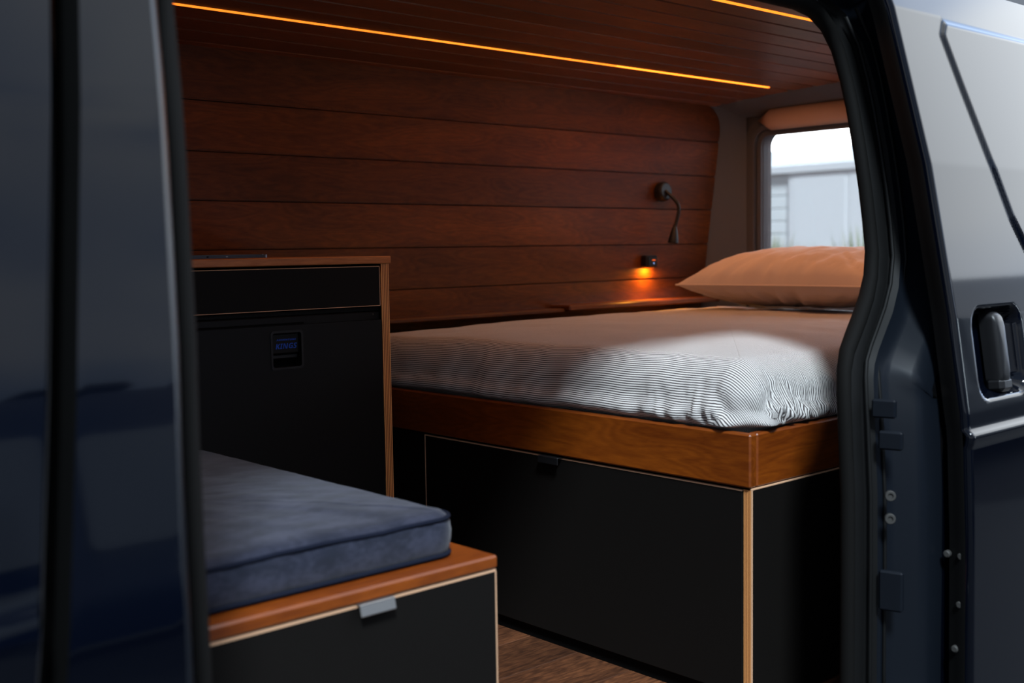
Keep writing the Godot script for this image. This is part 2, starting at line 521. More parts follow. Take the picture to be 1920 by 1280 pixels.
func build_sliding_door() -> void:
	var t := thing("sliding_door", "glossy navy sliding door slid back, mirroring pale sky", "van door")
	var x0 := 1.755
	# the stamped window panel, its corners rounded
	var raw := PackedVector2Array([Vector2(1.893, 1.203), Vector2(1.925, 1.092), Vector2(1.966, 0.963), Vector2(2.01, 0.865), Vector2(2.055, 0.80), Vector2(2.75, 0.80), Vector2(2.75, 1.203)])
	var stamped: PackedVector2Array = Geometry2D.offset_polygon(Geometry2D.offset_polygon(raw, -0.02, Geometry2D.JOIN_ROUND)[0], 0.02, Geometry2D.JOIN_ROUND)[0]
	var pocket := rrect(1.812, 0.566, 1.985, 0.712, 0.03, 6)
	var cols := []
	for e in [0.0, 0.0005, 0.0012, 0.002, 0.003, 0.0042]: cols.append(x0 + e)
	var x := x0 + 0.006
	while x < 2.30:
		cols.append(x)
		x += 0.0045
	while x < 2.95:
		cols.append(x)
		x += 0.03
	var rows := []
	var y := -0.35
	while y < 0.48:
		rows.append(y)
		y += 0.03
	while y < 1.28:
		rows.append(y)
		y += 0.0045
	rows.append(1.28)
	var bounds := Rect2(1.87, 0.78, 0.9, 0.45)
	var shape := func(i: int, j: int):
		var p := Vector2(cols[i], rows[j])
		var z := side_z(p.y)
		if bounds.has_point(p):
			z += 0.005 * smoothstep(-0.005, 0.007, inside_by(stamped, p))
		elif p.x < 2.02 and p.y > 0.54 and p.y < 0.74 and p.x > 1.78:
			z -= 0.034 * smoothstep(-0.003, 0.012, inside_by(pocket, p))
		# the leading edge is rolled over
		var e: float = p.x - x0
		if e < 0.006: z -= 0.012 * (1.0 - sqrt(maxf(0.0, 1.0 - pow(1.0 - e / 0.006, 2.0))))
		return Vector3(p.x, p.y, z)
	var st := begin(true)
	grid(st, cols.size() - 1, rows.size() - 1, shape)
	part("door_skin", st, M.paint, t, Vector3.ZERO, "navy painted outer skin with stamped window panel")
	st = begin(true)
	grid(st, 3, 60, func(i: int, j: int):
		var yy := -0.35 + 1.63 * j / 60.0
		return Vector3(x0 + [0.0, 0.001, 0.008, 0.014][i], yy, side_z(yy) - 0.012 - [0.0, 0.006, 0.018, 0.034][i]))
	part("leading_edge", st, M.rubber, t, Vector3.ZERO, "black rubber leading edge")
	st = begin(true)
	grid(st, 6, 60, func(i: int, j: int):
		var yy := -0.35 + 1.63 * j / 60.0
		return Vector3(lerpf(x0 + 0.014, 2.94, i / 6.0), yy, side_z(yy) - 0.046))
	part("inner_skin", st, M.deep_black, t)
	for b in [[0.315, 0.010], [0.315, 0.034], [0.235, 0.012], [0.16, 0.02]]:
		var s := begin()
		lathe(s, Vector3(1.762, b[0], side_z(b[0]) - 0.012 - b[1]), Vector3(-1, 0, 0.1), [[-0.004, 0.0001], [-0.004, 0.006], [0.003, 0.006], [0.0045, 0.004], [0.0045, 0.0001]], 14)
		part("bolt", s, M.bolt_metal, t)
	# the pull handle stands in its pocket
	var h := Node3D.new()
	h.name = "handle"
	t.add_child(h)
	h.set_meta("label", "black upright pull handle in a recess")
	st = begin(true)
	var bar := rrect(-0.016, -0.062, 0.016, 0.062, 0.013, 6)
	grid(st, bar.size(), 5, func(i: int, j: int):
		var q: Vector2 = bar[i % bar.size()] * [0.0, 0.72, 0.92, 1.0, 1.0, 1.0][j]
		var dz: float = [0.012, 0.011, 0.008, 0.002, -0.008, -0.02][j]
		return Vector3(1.906 + q.x, 0.642 + q.y, side_z(0.642 + q.y) - 0.008 + dz), false, null, true)
	part("grip", st, M.black_plastic, h)
	st = begin()
	rbox(st, Vector3(1.888, 0.569, -0.898), Vector3(1.928, 0.594, -0.866), 0.007, Basis(Vector3.RIGHT, -0.12))
	part("lock_base", st, M.black_plastic, h)

# ---------------------------------------------------------------- the room
func ceil_y(z: float) -> float:
	return 1.322 - 0.03 * pow((z + 1.805) / 0.65, 2.0)

func wall_z(y: float) -> float:
	return -2.47 - 0.142 * (1.135 - y) + (0.08 * (y - 1.2) if y > 1.2 else 0.0)

func build_room() -> void:
	# floor
	var fl := thing("floor", "brown wood-look plank floor between bench and bed", "floor", Vector3.ZERO, "structure")
	part("subfloor", box(Vector3(0.2, -0.09, -2.62), Vector3(3.36, -0.012, -1.03), 0.002), M.deep_black, fl)
	for k in 11:
		var z := -1.05 - 0.142 * k
		part("plank", box(Vector3(0.22, -0.012, z - 0.141), Vector3(3.3, 0.0, z), 0.0012), M["floor_%d" % (k % 3)], fl)
	# far wall: boards with grooves between them
	var wl := thing("wall_left", "stained timber board lining along the far side of the van", "wall", Vector3.ZERO, "structure")
	part("backing", box(Vector3(0.1, -0.1, -2.66), Vector3(3.4, 1.42, -2.575), 0.002), M.deep_black, wl)
	var ys := [-0.02, 0.16, 0.33, 0.505, 0.605, 0.719, 0.833, 0.949, 1.062, 1.177, 1.302]
	for k in ys.size() - 1:
		var y0: float = ys[k]
		var y1: float = ys[k + 1] - 0.0022
		var o := PackedVector2Array([Vector2(0.22, y0), Vector2(3.195, y0), Vector2(3.195, y1), Vector2(0.22, y1)])
		if k == ys.size() - 2:
			o = PackedVector2Array([Vector2(0.22, y0), Vector2(3.193, y0), Vector2(3.194, 1.205), Vector2(3.188, 1.228), Vector2(3.176, 1.25), Vector2(3.158, 1.268), Vector2(3.135, 1.282), Vector2(3.10, y1), Vector2(0.22, y1)])
		var st := begin()
		slab(st, o, -0.012, 0.0, func(x: float, y: float, d: float):
			var dd: float = d - (0.0014 if d == 0.0 and (absf(y - y0) < 1e-4 or absf(y - y1) < 1e-4) else 0.0)
			return Vector3(x, y, wall_z(y) + dd))
		# a slightly proud field leaves a chamfer at each joint
		var fld := PackedVector2Array()
		for p in o: fld.append(Vector2(p.x, clampf(p.y, y0 + 0.003, y1 - 0.003)))
		slab(st, fld, -0.006, 0.0012, func(x: float, y: float, d: float): return Vector3(x, y, wall_z(y) + d))
		part("board", st, M["lining_%d" % ((k * 3) % 4)], wl)
	# ledge under the boards, in two lengths
	var tr := thing("trim_1", "narrow wooden ledge along the wall behind the mattress", "trim", Vector3.ZERO, "structure")
	part("ledge_length", box(Vector3(1.45, 0.629, -2.545), Vector3(2.452, 0.643, -2.468), 0.004), M.lining_1, tr)
	part("ledge_length", box(Vector3(2.456, 0.634, -2.545), Vector3(3.19, 0.652, -2.452), 0.004), M.lining_2, tr)
	# ceiling
	var ce := thing("ceiling", "narrow dark timber boards lining the van ceiling", "ceiling", Vector3.ZERO, "structure")
	var slope := begin()
	rbox(slope, Vector3(0.1, 1.345, -2.6), Vector3(3.4, 1.40, -1.1), 0.002)
	part("backing", slope, M.deep_black, ce)
	var pitch := 0.0864
	for k in range(-3, 12):
		var za := -1.46 - pitch * k - 0.0025
		var zb := za - pitch + 0.005
		if k == 0 or k == 8: za -= 0.0035
		if k == -1 or k == 7: zb += 0.0035
		if k == 11: zb = -2.452
		if k == -3: za = -1.14
		if za - zb < 0.01: continue
		var ya := ceil_y(za)
		var yb := ceil_y(zb)
		var end := 3.165 + 0.03 * (1.0 - pow((za + 1.8) / 0.65, 2.0))
		var st := begin()
		var ch := 0.003
		var prof := PackedVector2Array([Vector2(za, ya + 0.004), Vector2(za - ch, ya), Vector2(zb + ch, yb), Vector2(zb, yb + 0.004), Vector2(zb, yb + 0.014), Vector2(za, ya + 0.014)])
		slab(st, prof, 0.22, end, func(a: float, b: float, d: float): return Vector3(d, b, a))
		part("board", st, M["ceiling_%d" % ((k + 6) % 3)], ce)
	# near side wall behind the pillar, unseen front bulkhead added to keep cab light out
	var wr := thing("wall_right", "dark lining on the near side behind the door pillar", "wall", Vector3.ZERO, "structure")
	part("panel", box(Vector3(1.90, -0.05, -1.125), Vector3(3.36, 1.36, -1.10), 0.002), M.trim_grey, wr)
	part("upper_panel", box(Vector3(0.2, 1.235, -1.16), Vector3(1.84, 1.37, -1.135), 0.002), M.trim_grey, wr)
	part("front_panel", box(Vector3(0.2, -0.05, -1.14), Vector3(0.43, 1.36, -1.12), 0.002), M.trim_grey, wr)
	var wf := thing("wall_front", "added dark bulkhead behind the cab, unseen, shutting out light from the front", "wall", Vector3.ZERO, "structure")
	part("panel", box(Vector3(0.17, -0.05, -2.6), Vector3(0.21, 1.38, -1.12), 0.002), M.black_laminate, wf)

func build_rear() -> void:
	var w := thing("wall_rear", "dark grey tailgate trim framing the rear window", "wall", Vector3.ZERO, "structure")
	var yz := func(a: float, b: float, d: float): return Vector3(d, b, a)    # outline in (z, y), depth along x
	var z0 := -2.375
	var z1 := -1.235
	# tailgate ring round the window
	var outer := PackedVector2Array()
	var inner := rrect(z0 + 0.02, 0.66, z1 - 0.02, 1.208, 0.05, 8)
	for p in inner:
		var c := Vector2(-1.805, 0.85)
		var q := p - c
		outer.append(Vector2(-1.805 + signf(q.x) * 0.76, clampf(c.y + q.y * 6.0, -0.05, 1.39)))
	var st := begin()
	ring(st, outer, inner, 3.30, 3.345, yz)
	part("tailgate_panel", st, M.trim_grey, w)
	# pillar trim sweeping from the end of the wall boards to the window
	for s in [1, -1]:
		st = begin(true)
		grid(st, 14, 24, func(i: int, j: int):
			var u: float = i / 14.0
			var y: float = lerpf(0.40, 1.32, j / 24.0)
			var za := wall_z(y) - 0.012
			var xa := 3.186
			if y > 1.2: xa = 3.186 - 0.09 * pow((y - 1.2) / 0.1, 1.6)
			var zb := -2.415
			var e := sin(u * PI / 2.0)
			var z := lerpf(za, zb, u)
			if s < 0: z = -3.61 - z
			return Vector3(lerpf(xa, 3.285, pow(u, 0.8)) , y, z), s < 0)
		part("pillar_trim", st, M.trim_grey, w)
	# steps of the frame: raised mouldings round the glass
	for r in [[0.055, 0.034, 3.285, 3.305, 0.075], [0.030, 0.014, 3.276, 3.305, 0.06], [0.010, -0.006, 3.288, 3.312, 0.045]]:
		st = begin()
		ring(st, rrect(z0 - r[0] + 0.012, 0.64 - r[0], z1 + r[0] - 0.012, 1.2 + r[0], r[4], 8), rrect(z0 - r[1] + 0.012, 0.64 - r[1], z1 + r[1] - 0.012, 1.2 + r[1], r[4] - 0.012, 8), r[2], r[3], yz)
		part("moulding", st, M.trim_grey, w)
	# header between the ceiling boards and the window
	st = begin(true)
	grid(st, 24, 8, func(i: int, j: int):
		var z := lerpf(-2.47, -1.14, i / 24.0)
		var u := j / 8.0
		var bow := 1.0 - pow((z + 1.8) / 0.65, 2.0)
		return Vector3(lerpf(3.12 + 0.03 * bow, 3.29, u), lerpf(ceil_y(z) + 0.004, 1.262, pow(u, 1.3)), z))
	part("header_trim", st, M.trim_grey, w)
	# the glass
	var win := thing("window_1", "bright rear window with rounded corners above the pillow", "window", Vector3.ZERO, "structure")
	st = begin()
	slab(st, rrect(z0 + 0.005, 0.645, z1 - 0.005, 1.215, 0.05, 8), 3.322, 3.326, yz)
	part("pane", st, M.window_glass, win)
	st = begin()
	ring(st, rrect(z0 - 0.004, 0.636, z1 + 0.004, 1.224, 0.055, 8), rrect(z0 + 0.018, 0.658, z1 - 0.018, 1.204, 0.04, 8), 3.312, 3.33, yz)
	part("window_seal", st, M.rubber, win)
	# rolled blind above it
	var bl := thing("rolled_blind", "beige padded roll along the top of the rear window", "blind")
	st = begin(true)
	var n := 20
	grid(st, 18, n, func(i: int, j: int):
		var u := j / float(n)
		var z := lerpf(-2.352, -1.26, u)
		var cap := 1.0
		var e := minf(u, 1.0 - u) * 1.09
		if e < 0.04: cap = sqrt(maxf(0.0, 1.0 - pow(1.0 - e / 0.04, 2.0)))
		var g := TAU * i / 18.0
		return Vector3(3.262 + 0.024 * cos(g) * cap, 1.243 + 0.036 * sin(g) * cap, z), true, null, true)
	part("roll", st, M.blind_cloth, bl)

func build_led_strips() -> void:
	# tape in four cut lengths fed from the tail end: each length runs weaker than the one before
	var power := [0.2, 0.45, 1.1, 3.2]
	var cuts := [0.24, 0.94, 1.64, 2.34, 3.04]
	var glow := []
	for p in power:
		var m := StandardMaterial3D.new()
		m.resource_name = "amber_led"
		m.albedo_color = Color(0.9, 0.55, 0.2)
		m.emission_enabled = true
		m.emission = Color(1.0, 0.50, 0.14)
		m.emission_energy_multiplier = 1.4 + 0.8 * p
		glow.append(m)
	var k := 0
	for z in [-2.151, -1.46]:
		var t := thing("led_strip", ["glowing amber light line in the ceiling towards the far wall", "short visible amber light line in the ceiling nearest the door"][k], "light strip", Vector3.ZERO, "", "ceiling light lines")
		var y := ceil_y(z)
		part("channel", box(Vector3(0.23, y + 0.0045, z - 0.0045), Vector3(3.05, y + 0.012, z + 0.0045), 0.001), M.black_plastic, t)
		for c in 4:
			part("led_length", box(Vector3(cuts[c], y - 0.0015, z - 0.0038), Vector3(cuts[c + 1], y + 0.004, z + 0.0038), 0.0), glow[c], t)
			var a := AreaLight3D.new()
			a.name = "led_light"
			a.area_size = Vector2(cuts[c + 1] - cuts[c], 0.0075)
			a.light_color = Color(1.0, 0.70, 0.50)
			a.light_energy = 0.055 * power[c]
			a.light_size = 0.01
			a.shadow_enabled = true
			a.set("area_range", 6.0)
			a.position = Vector3((cuts[c] + cuts[c + 1]) / 2.0, y - 0.004, z)
			a.rotation_degrees = Vector3(-90, 0, 0)
			t.add_child(a, true)
		k += 1

# ---------------------------------------------------------------- furniture
func ply_strip(lo: Vector3, hi: Vector3, along_x: bool) -> SurfaceTool:
	# a plywood edge standing upright: the plies run across its thickness
	var st := begin()
	var c := [Vector3(lo.x, lo.y, hi.z), Vector3(hi.x, lo.y, hi.z), Vector3(hi.x, hi.y, hi.z), Vector3(lo.x, hi.y, hi.z)] if along_x else [Vector3(lo.x, lo.y, lo.z), Vector3(lo.x, lo.y, hi.z), Vector3(lo.x, hi.y, hi.z), Vector3(lo.x, hi.y, lo.z)]
	var uv := [Vector2(0, 0), Vector2(0, 1), Vector2(1, 1), Vector2(1, 0)]
	for k in [0, 2, 1, 0, 3, 2]:
		st.set_uv(uv[k])
		st.add_vertex(c[k])
	var inside := (lo + hi) / 2.0
	for s in [lo, hi]:
		for ax in 3:
			if (along_x and ax == 2 and s == hi) or (not along_x and ax == 0 and s == lo): continue
			var u := (ax + 1) % 3
			var v := (ax + 2) % 3
			var q := []
			for k in [[0, 0], [1, 0], [1, 1], [0, 1]]:
				var p := Vector3.ZERO
				p[ax] = s[ax]
				p[u] = hi[u] if k[0] else lo[u]
				p[v] = hi[v] if k[1] else lo[v]
				q.append(p)
			face(st, q, inside)
	return st

func build_bed() -> void:
	var t := thing("bed_platform", "black bed box with a deep varnished timber rail", "bed")
	var xf := 1.619
	var ze := -1.178
	# rails
	part("front_rail", box(Vector3(xf - 0.006, 0.404, -2.53), Vector3(xf + 0.014, 0.498, ze + 0.0005), 0.003), M.rail_across, t, Vector3.ZERO, "varnished timber rail across the van")
	part("end_rail", box(Vector3(xf + 0.0145, 0.404, ze - 0.02), Vector3(2.62, 0.498, ze + 0.0005), 0.003), M.rail_along, t, Vector3.ZERO, "varnished timber rail facing the door")
	# panel facing the door, its plywood edge showing at the corner
	var p := part("end_panel", box(Vector3(xf + 0.0012, 0.006, ze - 0.018), Vector3(2.62, 0.400, ze), 0.0008), M.black_laminate, t)
	part("ply_edge", ply_strip(Vector3(xf, 0.006, ze - 0.0175), Vector3(xf + 0.002, 0.400, ze - 0.0022), false), M.plywood_edge, p, Vector3.ZERO, "bare plywood edge")
	part("corner_line", box(Vector3(xf - 0.0002, 0.006, ze - 0.0022), Vector3(xf + 0.0022, 0.402, ze + 0.0004), 0.0005), M.ply_core, p)
	part("top_line", box(Vector3(xf, 0.3998, ze - 0.004), Vector3(2.62, 0.4028, ze + 0.0004), 0.0005), M.ply_core, p, Vector3.ZERO, "pale bare edge line")
	# big drawer front facing the cab
	var d := part("drawer_front", box(Vector3(xf, 0.030, -2.095), Vector3(xf + 0.016, 0.396, ze - 0.021), 0.0008), M.black_laminate, t)
	part("edge_line", box(Vector3(xf - 0.0003, 0.396, -2.095), Vector3(xf + 0.006, 0.3985, ze - 0.021), 0.0004), M.ply_core, d, Vector3.ZERO, "pale bare edge line")
	part("edge_line", box(Vector3(xf - 0.0003, 0.030, -2.0975), Vector3(xf + 0.006, 0.3985, -2.095), 0.0004), M.ply_core, d)
	var st := begin()
	rbox(st, Vector3(xf - 0.014, 0.3985, -1.70), Vector3(xf + 0.01, 0.4005, -1.642), 0.0008)
	rbox(st, Vector3(xf - 0.016, 0.386, -1.70), Vector3(xf - 0.0135, 0.4005, -1.642), 0.0008)
	part("pull_tab", st, M.black_plastic, d, Vector3.ZERO, "small black finger pull")
	part("side_panel", box(Vector3(xf + 0.0005, 0.030, -2.53), Vector3(xf + 0.016, 0.400, -2.100), 0.0008), M.black_laminate, t)
	part("plinth", box(Vector3(xf + 0.012, 0.0, -2.53), Vector3(xf + 0.03, 0.028, ze - 0.02), 0.0008), M.deep_black, t)
	part("slat_base", box(Vector3(xf + 0.016, 0.44, -2.52), Vector3(3.25, 0.455, ze - 0.022), 0.0008), M.deep_black, t)

# a padded block: rings round a rounded rectangle, each at an offset outwards and a height
func padded(x0: float, x1: float, z0: float, z1: float, r: float, rows: Array, step: float, st: SurfaceTool, bump: Callable, uvscale := 1.0) -> void:
	# perimeter: point, outward direction
	var per := []
	var seg := [[Vector2(x0, z0 + r), Vector2(x0, z1 - r), Vector2(-1, 0)], [Vector2(x0 + r, z1), Vector2(x1 - r, z1), Vector2(0, 1)], [Vector2(x1, z1 - r), Vector2(x1, z0 + r), Vector2(1, 0)], [Vector2(x1 - r, z0), Vector2(x0 + r, z0), Vector2(0, -1)]]
	for k in 4:
		var a: Vector2 = seg[k][0]
		var b: Vector2 = seg[k][1]
		var nn: Vector2 = seg[k][2]
		var m := maxi(1, int(a.distance_to(b) / step))
		for i in m: per.append([a.lerp(b, i / float(m)), nn])
		var c := b - nn * r
		var n2: Vector2 = seg[(k + 1) % 4][2]
		var mc := maxi(6, int(r * 1.57 / step))
		for i in mc:
			var g := PI / 2 * i / mc
			var dir: Vector2 = nn * cos(g) + n2 * sin(g)
			per.append([c + dir * r, dir])
	var n := per.size()
	# arc length outwards along the profile
	var arc := [0.0]
	for j in range(1, rows.size()):
		arc.append(arc[-1] + Vector2(rows[j][0] - rows[j - 1][0], rows[j][1] - rows[j - 1][1]).length())
	grid(st, n, rows.size() - 1, func(i: int, j: int):
		var q: Vector2 = per[i % n][0]
		var dir: Vector2 = per[i % n][1]
		var b: Vector2 = bump.call(q, dir, j / float(rows.size() - 1), rows[j])
		var p: Vector2 = q + dir * (rows[j][0] + b.x)
		return Vector3(p.x, rows[j][1] + b.y, p.y),
		true, func(i: int, j: int):
		var q: Vector2 = per[i % n][0]
		var dir: Vector2 = per[i % n][1]
		var p: Vector2 = q + dir * (rows[0][0] + arc[j])
		return p * uvscale)
	# the top, inside the innermost ring: rows[0]
	var top := []
	for i in n:
		top.append(per[i][0] + per[i][1] * rows[0][0])
	var cx0: float = x0 - rows[0][0]
	var cx1: float = x1 + rows[0][0]
	var cz0: float = z0 - rows[0][0]
	var cz1: float = z1 + rows[0][0]
	var mid := Vector2((cx0 + cx1) / 2.0, (cz0 + cz1) / 2.0)
	var rings := 26
	grid(st, n, rings, func(i: int, j: int):
		var u: float = j / float(rings)
		var p: Vector2 = mid.lerp(top[i % n], u)
		var b: Vector2 = bump.call(per[i % n][0], per[i % n][1], 0.0, rows[0])
		var crown: Vector2 = bump.call(p, Vector2.ZERO, -1.0, rows[0])
		p += per[i % n][1] * b.x * u
		return Vector3(p.x, rows[0][1] + b.y * u * u + crown.y * (1.0 - pow(u, 3.0)), p.y),
		true, func(i: int, j: int):
		return mid.lerp(top[i % n], j / float(rings)) * uvscale)

func build_mattress() -> void:
	var nz := FastNoiseLite.new()
	nz.seed = 5
	nz.frequency = 4.0
	nz.fractal_octaves = 2
	var fold := FastNoiseLite.new()
	fold.seed = 9
	fold.frequency = 15.0
	var t := thing("mattress", "mattress in a finely striped grey and white cover on the bed box", "mattress")
	# profile from the top edge over the round shoulder down to the tuck behind the rail
	var rows := []
	for k in 10:
		var g := PI / 2 * k / 9.0
		rows.append([-0.065 + 0.065 * sin(g), 0.537 + 0.085 * cos(g)])
	for a in [[0.009, 0.527], [0.013, 0.517], [0.012, 0.509], [0.006, 0.5035], [-0.004, 0.4995], [-0.014, 0.492], [-0.026, 0.462]]: rows.append(a)
	var corner := Vector2(1.640, -1.205)
	var bump := func(p: Vector2, dir: Vector2, f: float, row: Array):
		if f < 0.0:
			# crown and soft dents of the top
			var u := clampf((p.x - 1.64) / 1.5, 0.0, 1.0)
			var v := clampf((-1.2 - p.y) / 1.25, 0.0, 1.0)
			var edge := 1.0
			var rise := 0.016 + 0.0 * (u + v)
			return Vector2(0.0, rise + 0.006 * nz.get_noise_2d(p.x, p.y) * edge)
		var near := exp(-pow(p.distance_to(corner) / 0.17, 2.0))
		var endside := clampf(dir.y, 0.0, 1.0)
		var s := p.x * 1.0 - p.y * 1.0
		var down := smoothstep(0.2, 0.7, f) * (1.0 - smoothstep(0.72, 0.9, f))
		var w := fold.get_noise_2d(s * 1.4, f * 0.25)
		var out := down * (0.030 * near + 0.006 * endside + 0.002) * w
		out += 0.007 * nz.get_noise_2d(p.x * 1.3, p.y * 1.3) * smoothstep(0.1, 0.5, f) * (1.0 - smoothstep(0.74, 0.86, f))
		out += 0.010 * near * down
		# the far end by the galley sinks a little
		var dip := -0.009 * smoothstep(-1.95, -2.45, p.y) * smoothstep(2.3, 1.7, p.x)
		return Vector2(out, (0.004 * nz.get_noise_2d(p.x * 1.2 + 9.0, p.y * 1.2) + dip * (1.0 - f)))
	var st := begin(true)
	padded(1.6345, 3.15, -2.455, -1.1995, 0.068, rows, 0.006, st, bump)
	part("striped_cover", st, M.ticking, t)

func build_pillow() -> void:
	var t := thing("pillow", "plump pale peach pillow lying under the rear window", "pillow", Vector3(2.945, 0.709, -1.905))
	t.rotation_degrees = Vector3(0, 3, 0)
	var hz := 0.345
	var hx := 0.235
	var nz := FastNoiseLite.new()
	nz.seed = 12
	nz.frequency = 5.0
	for side in [1.0, -1.0]:
		var st := begin(true)
		grid(st, 48, 60, func(i: int, j: int):
			var u: float = i / 48.0 * 2.0 - 1.0
			var v: float = j / 60.0 * 2.0 - 1.0
			# the edges are drawn in between the pointed corners
			var x := u * hx * (1.0 - 0.09 * pow(1.0 - v * v, 1.0) * absf(u))
			var z := v * hz * (1.0 - 0.07 * (1.0 - u * u) * absf(v))
			var fill := pow(maxf(0.0, (1.0 - pow(absf(u), 2.6)) * (1.0 - pow(absf(v), 3.0))), 0.55)
			var h := fill * (0.108 if side > 0.0 else 0.067)
			var edge := 1.0 - fill
			h += fill * edge * 0.06 * nz.get_noise_2d(atan2(v, u) * 1.6, 0.4 * side) + 0.006 * fill * nz.get_noise_2d(x * 2.0, z * 2.0)
			# creases near the right end
			var cr := exp(-pow((v - 0.52 - 0.35 * u) / 0.07, 2.0)) * fill * 0.016 + exp(-pow((v - 0.74 - 0.2 * u) / 0.05, 2.0)) * fill * 0.012 + exp(-pow((v - 0.30 - 0.5 * u) / 0.05, 2.0)) * fill * 0.006
			h -= cr if side > 0.0 else 0.0
			return Vector3(x, side * h, z), side > 0.0)
		part("upper_cover" if side > 0.0 else "under_cover", st, M.linen, t)
	var pts := []
	for k in 160:
		var e := k / 40.0
		var s := fmod(e, 1.0) * 2.0 - 1.0
		var u: float = [s, 1.0, -s, -1.0][int(e)]
		var v: float = [-1.0, s, 1.0, -s][int(e)]
		pts.append(Vector3(u * hx * (1.0 - 0.09 * (1.0 - v * v) * absf(u)), 0.0, v * hz * (1.0 - 0.07 * (1.0 - u * u) * absf(v))))
	var sm := begin(true)
	tube(sm, pts, 0.003, 6, true)
	part("seam", sm, M.linen, t)

func build_kitchen() -> void:
	var zf := -1.985
	var zb := -2.50
	var t := thing("kitchen_cabinet", "black galley cabinet with plywood end panel along the far wall", "cabinet")
	var side := part("side_panel", box(Vector3(1.427, 0.0, zb), Vector3(1.4455, 0.796, zf - 0.002), 0.0008), M.black_laminate, t)
	part("ply_edge", ply_strip(Vector3(1.4265, 0.0, zf - 0.003), Vector3(1.4458, 0.7965, zf), true), M.plywood_edge, side, Vector3.ZERO, "layered plywood edge")
	part("side_panel", box(Vector3(0.60, 0.0, zb), Vector3(0.618, 0.796, zf), 0.0008), M.black_laminate, t)
	part("back_panel", box(Vector3(0.62, 0.0, zb), Vector3(1.426, 0.79, zb + 0.012), 0.0008), M.deep_black, t)
	part("rail", box(Vector3(0.619, 0.6975, zf - 0.03), Vector3(1.4265, 0.706, zf - 0.012), 0.0008), M.black_laminate, t)
	var d := part("drawer_front", box(Vector3(0.622, 0.7095, zf - 0.016), Vector3(1.4215, 0.7905, zf), 0.0006), M.black_laminate, t)
	for e in [[0.621, 0.7905, 1.4225, 0.7918], [0.621, 0.7082, 1.4225, 0.7095], [1.4215, 0.7095, 1.4228, 0.7905]]:
		part("edge_line", box(Vector3(e[0], e[1], zf - 0.006), Vector3(e[2], e[3], zf + 0.0004), 0.0003), M.ply_core, d)
	var c := thing("countertop", "thin timber countertop with bare front edge on the galley cabinet", "countertop")
	part("board", box(Vector3(0.58, 0.797, zb), Vector3(1.4485, 0.8125, zf + 0.006), 0.0015), M.counter_wood, c)
	# fridge in the cabinet
	var f := thing("fridge", "black built-in fridge with a blue lettered latch", "fridge")
	part("body", box(Vector3(0.64, 0.03, -2.46), Vector3(1.405, 0.67, zf - 0.045), 0.003), M.fridge_plastic, f)
	part("frame", box(Vector3(0.64, 0.672, zf - 0.05), Vector3(1.4255, 0.6965, zf - 0.009), 0.002), M.fridge_plastic, f)
	part("vent_slot", box(Vector3(0.66, 0.679, zf - 0.012), Vector3(1.24, 0.684, zf - 0.0085), 0.001), M.deep_black, f)
	var sc := begin()
	lathe(sc, Vector3(1.409, 0.6905, zf - 0.009), Vector3(0, 0, 1), [[-0.002, 0.0001], [-0.002, 0.0022], [0.001, 0.0022], [0.0014, 0.0012], [0.0014, 0.0001]], 12)
	part("screw", sc, M.bolt_metal, f)
	var door := begin()
	var x := [0.625, 1.160, 1.228, 1.4245]
	var y := [0.03, 0.595, 0.666, 0.679]
	for i in 3:
		for j in 3:
			if i == 1 and j == 1: continue
			rbox(door, Vector3(x[i], y[j], zf - 0.04), Vector3(x[i + 1], y[j + 1], zf), 0.00001)
	var dr := part("door", door, M.fridge_plastic, f)
	var xy := func(a: float, b: float, dd: float): return Vector3(a, b, dd)
	var st := begin()
	ring(st, rrect(1.157, 0.592, 1.231, 0.669, 0.007, 5), rrect(1.1615, 0.5965, 1.2265, 0.6645, 0.005, 5), zf - 0.014, zf + 0.0012, xy)
	part("latch_frame", st, M.black_plastic, dr)
	st = begin()
	rbox(st, Vector3(1.1625, 0.6225, zf - 0.016), Vector3(1.2255, 0.6635, zf - 0.006), 0.0025)
	part("latch_flap", st, M.fridge_plastic, dr)
	part("latch_grip", box(Vector3(1.1625, 0.612, zf - 0.022), Vector3(1.2255, 0.6215, zf - 0.012), 0.002), M.black_plastic, dr)
	part("latch_pocket", box(Vector3(1.159, 0.594, zf - 0.042), Vector3(1.229, 0.668, zf - 0.034), 0.0005), M.deep_black, dr)
	# lettering
	var font := SystemFont.new()
	font.font_names = PackedStringArray(["Droid Sans"])
	font.font_weight = 700
	for w in [["KINGS", 0.0150, 0.638, 0.047], ["ADVENTURE", 0.0048, 0.6505, 0.044]]:
		var tm := TextMesh.new()
		tm.text = w[0]
		tm.font = font
		tm.font_size = 64
		tm.pixel_size = 0.01
		tm.depth = 0.02
		tm.curve_step = 4.0
		var aabb := tm.get_aabb()
		var o := mesh_part("lettering", tm, M.logo_blue, dr, Vector3.ZERO, "slanted blue lettering")
		var sx: float = w[3] / aabb.size.x
		var sy: float = w[1] * 0.72 / aabb.size.y
		var b := Basis(Vector3(sx, 0, 0), Vector3(sy * 0.22, sy, 0), Vector3(0, 0, 0.02))
		o.transform = Transform3D(b, Vector3(1.196, w[2], zf - 0.0057) - b * aabb.get_center())
	# flat device lying on the worktop
	var tb := thing("tablet_computer", "thin dark grey flat device lying on the countertop", "tablet")
	var ol := PackedVector2Array()
	for p in rrect(0.86, -2.14, 1.164, -1.99, 0.012, 5): ol.append(p)
	st = begin()
	slab(st, ol, 0.8135, 0.8195, func(a: float, b: float, dd: float): return Vector3(a, dd, b))
	part("shell", st, M.tablet_shell, tb)
	st = begin()
	slab(st, rrect(0.866, -2.134, 1.158, -1.996, 0.008, 5), 0.8195, 0.8201, func(a: float, b: float, dd: float): return Vector3(a, dd, b))
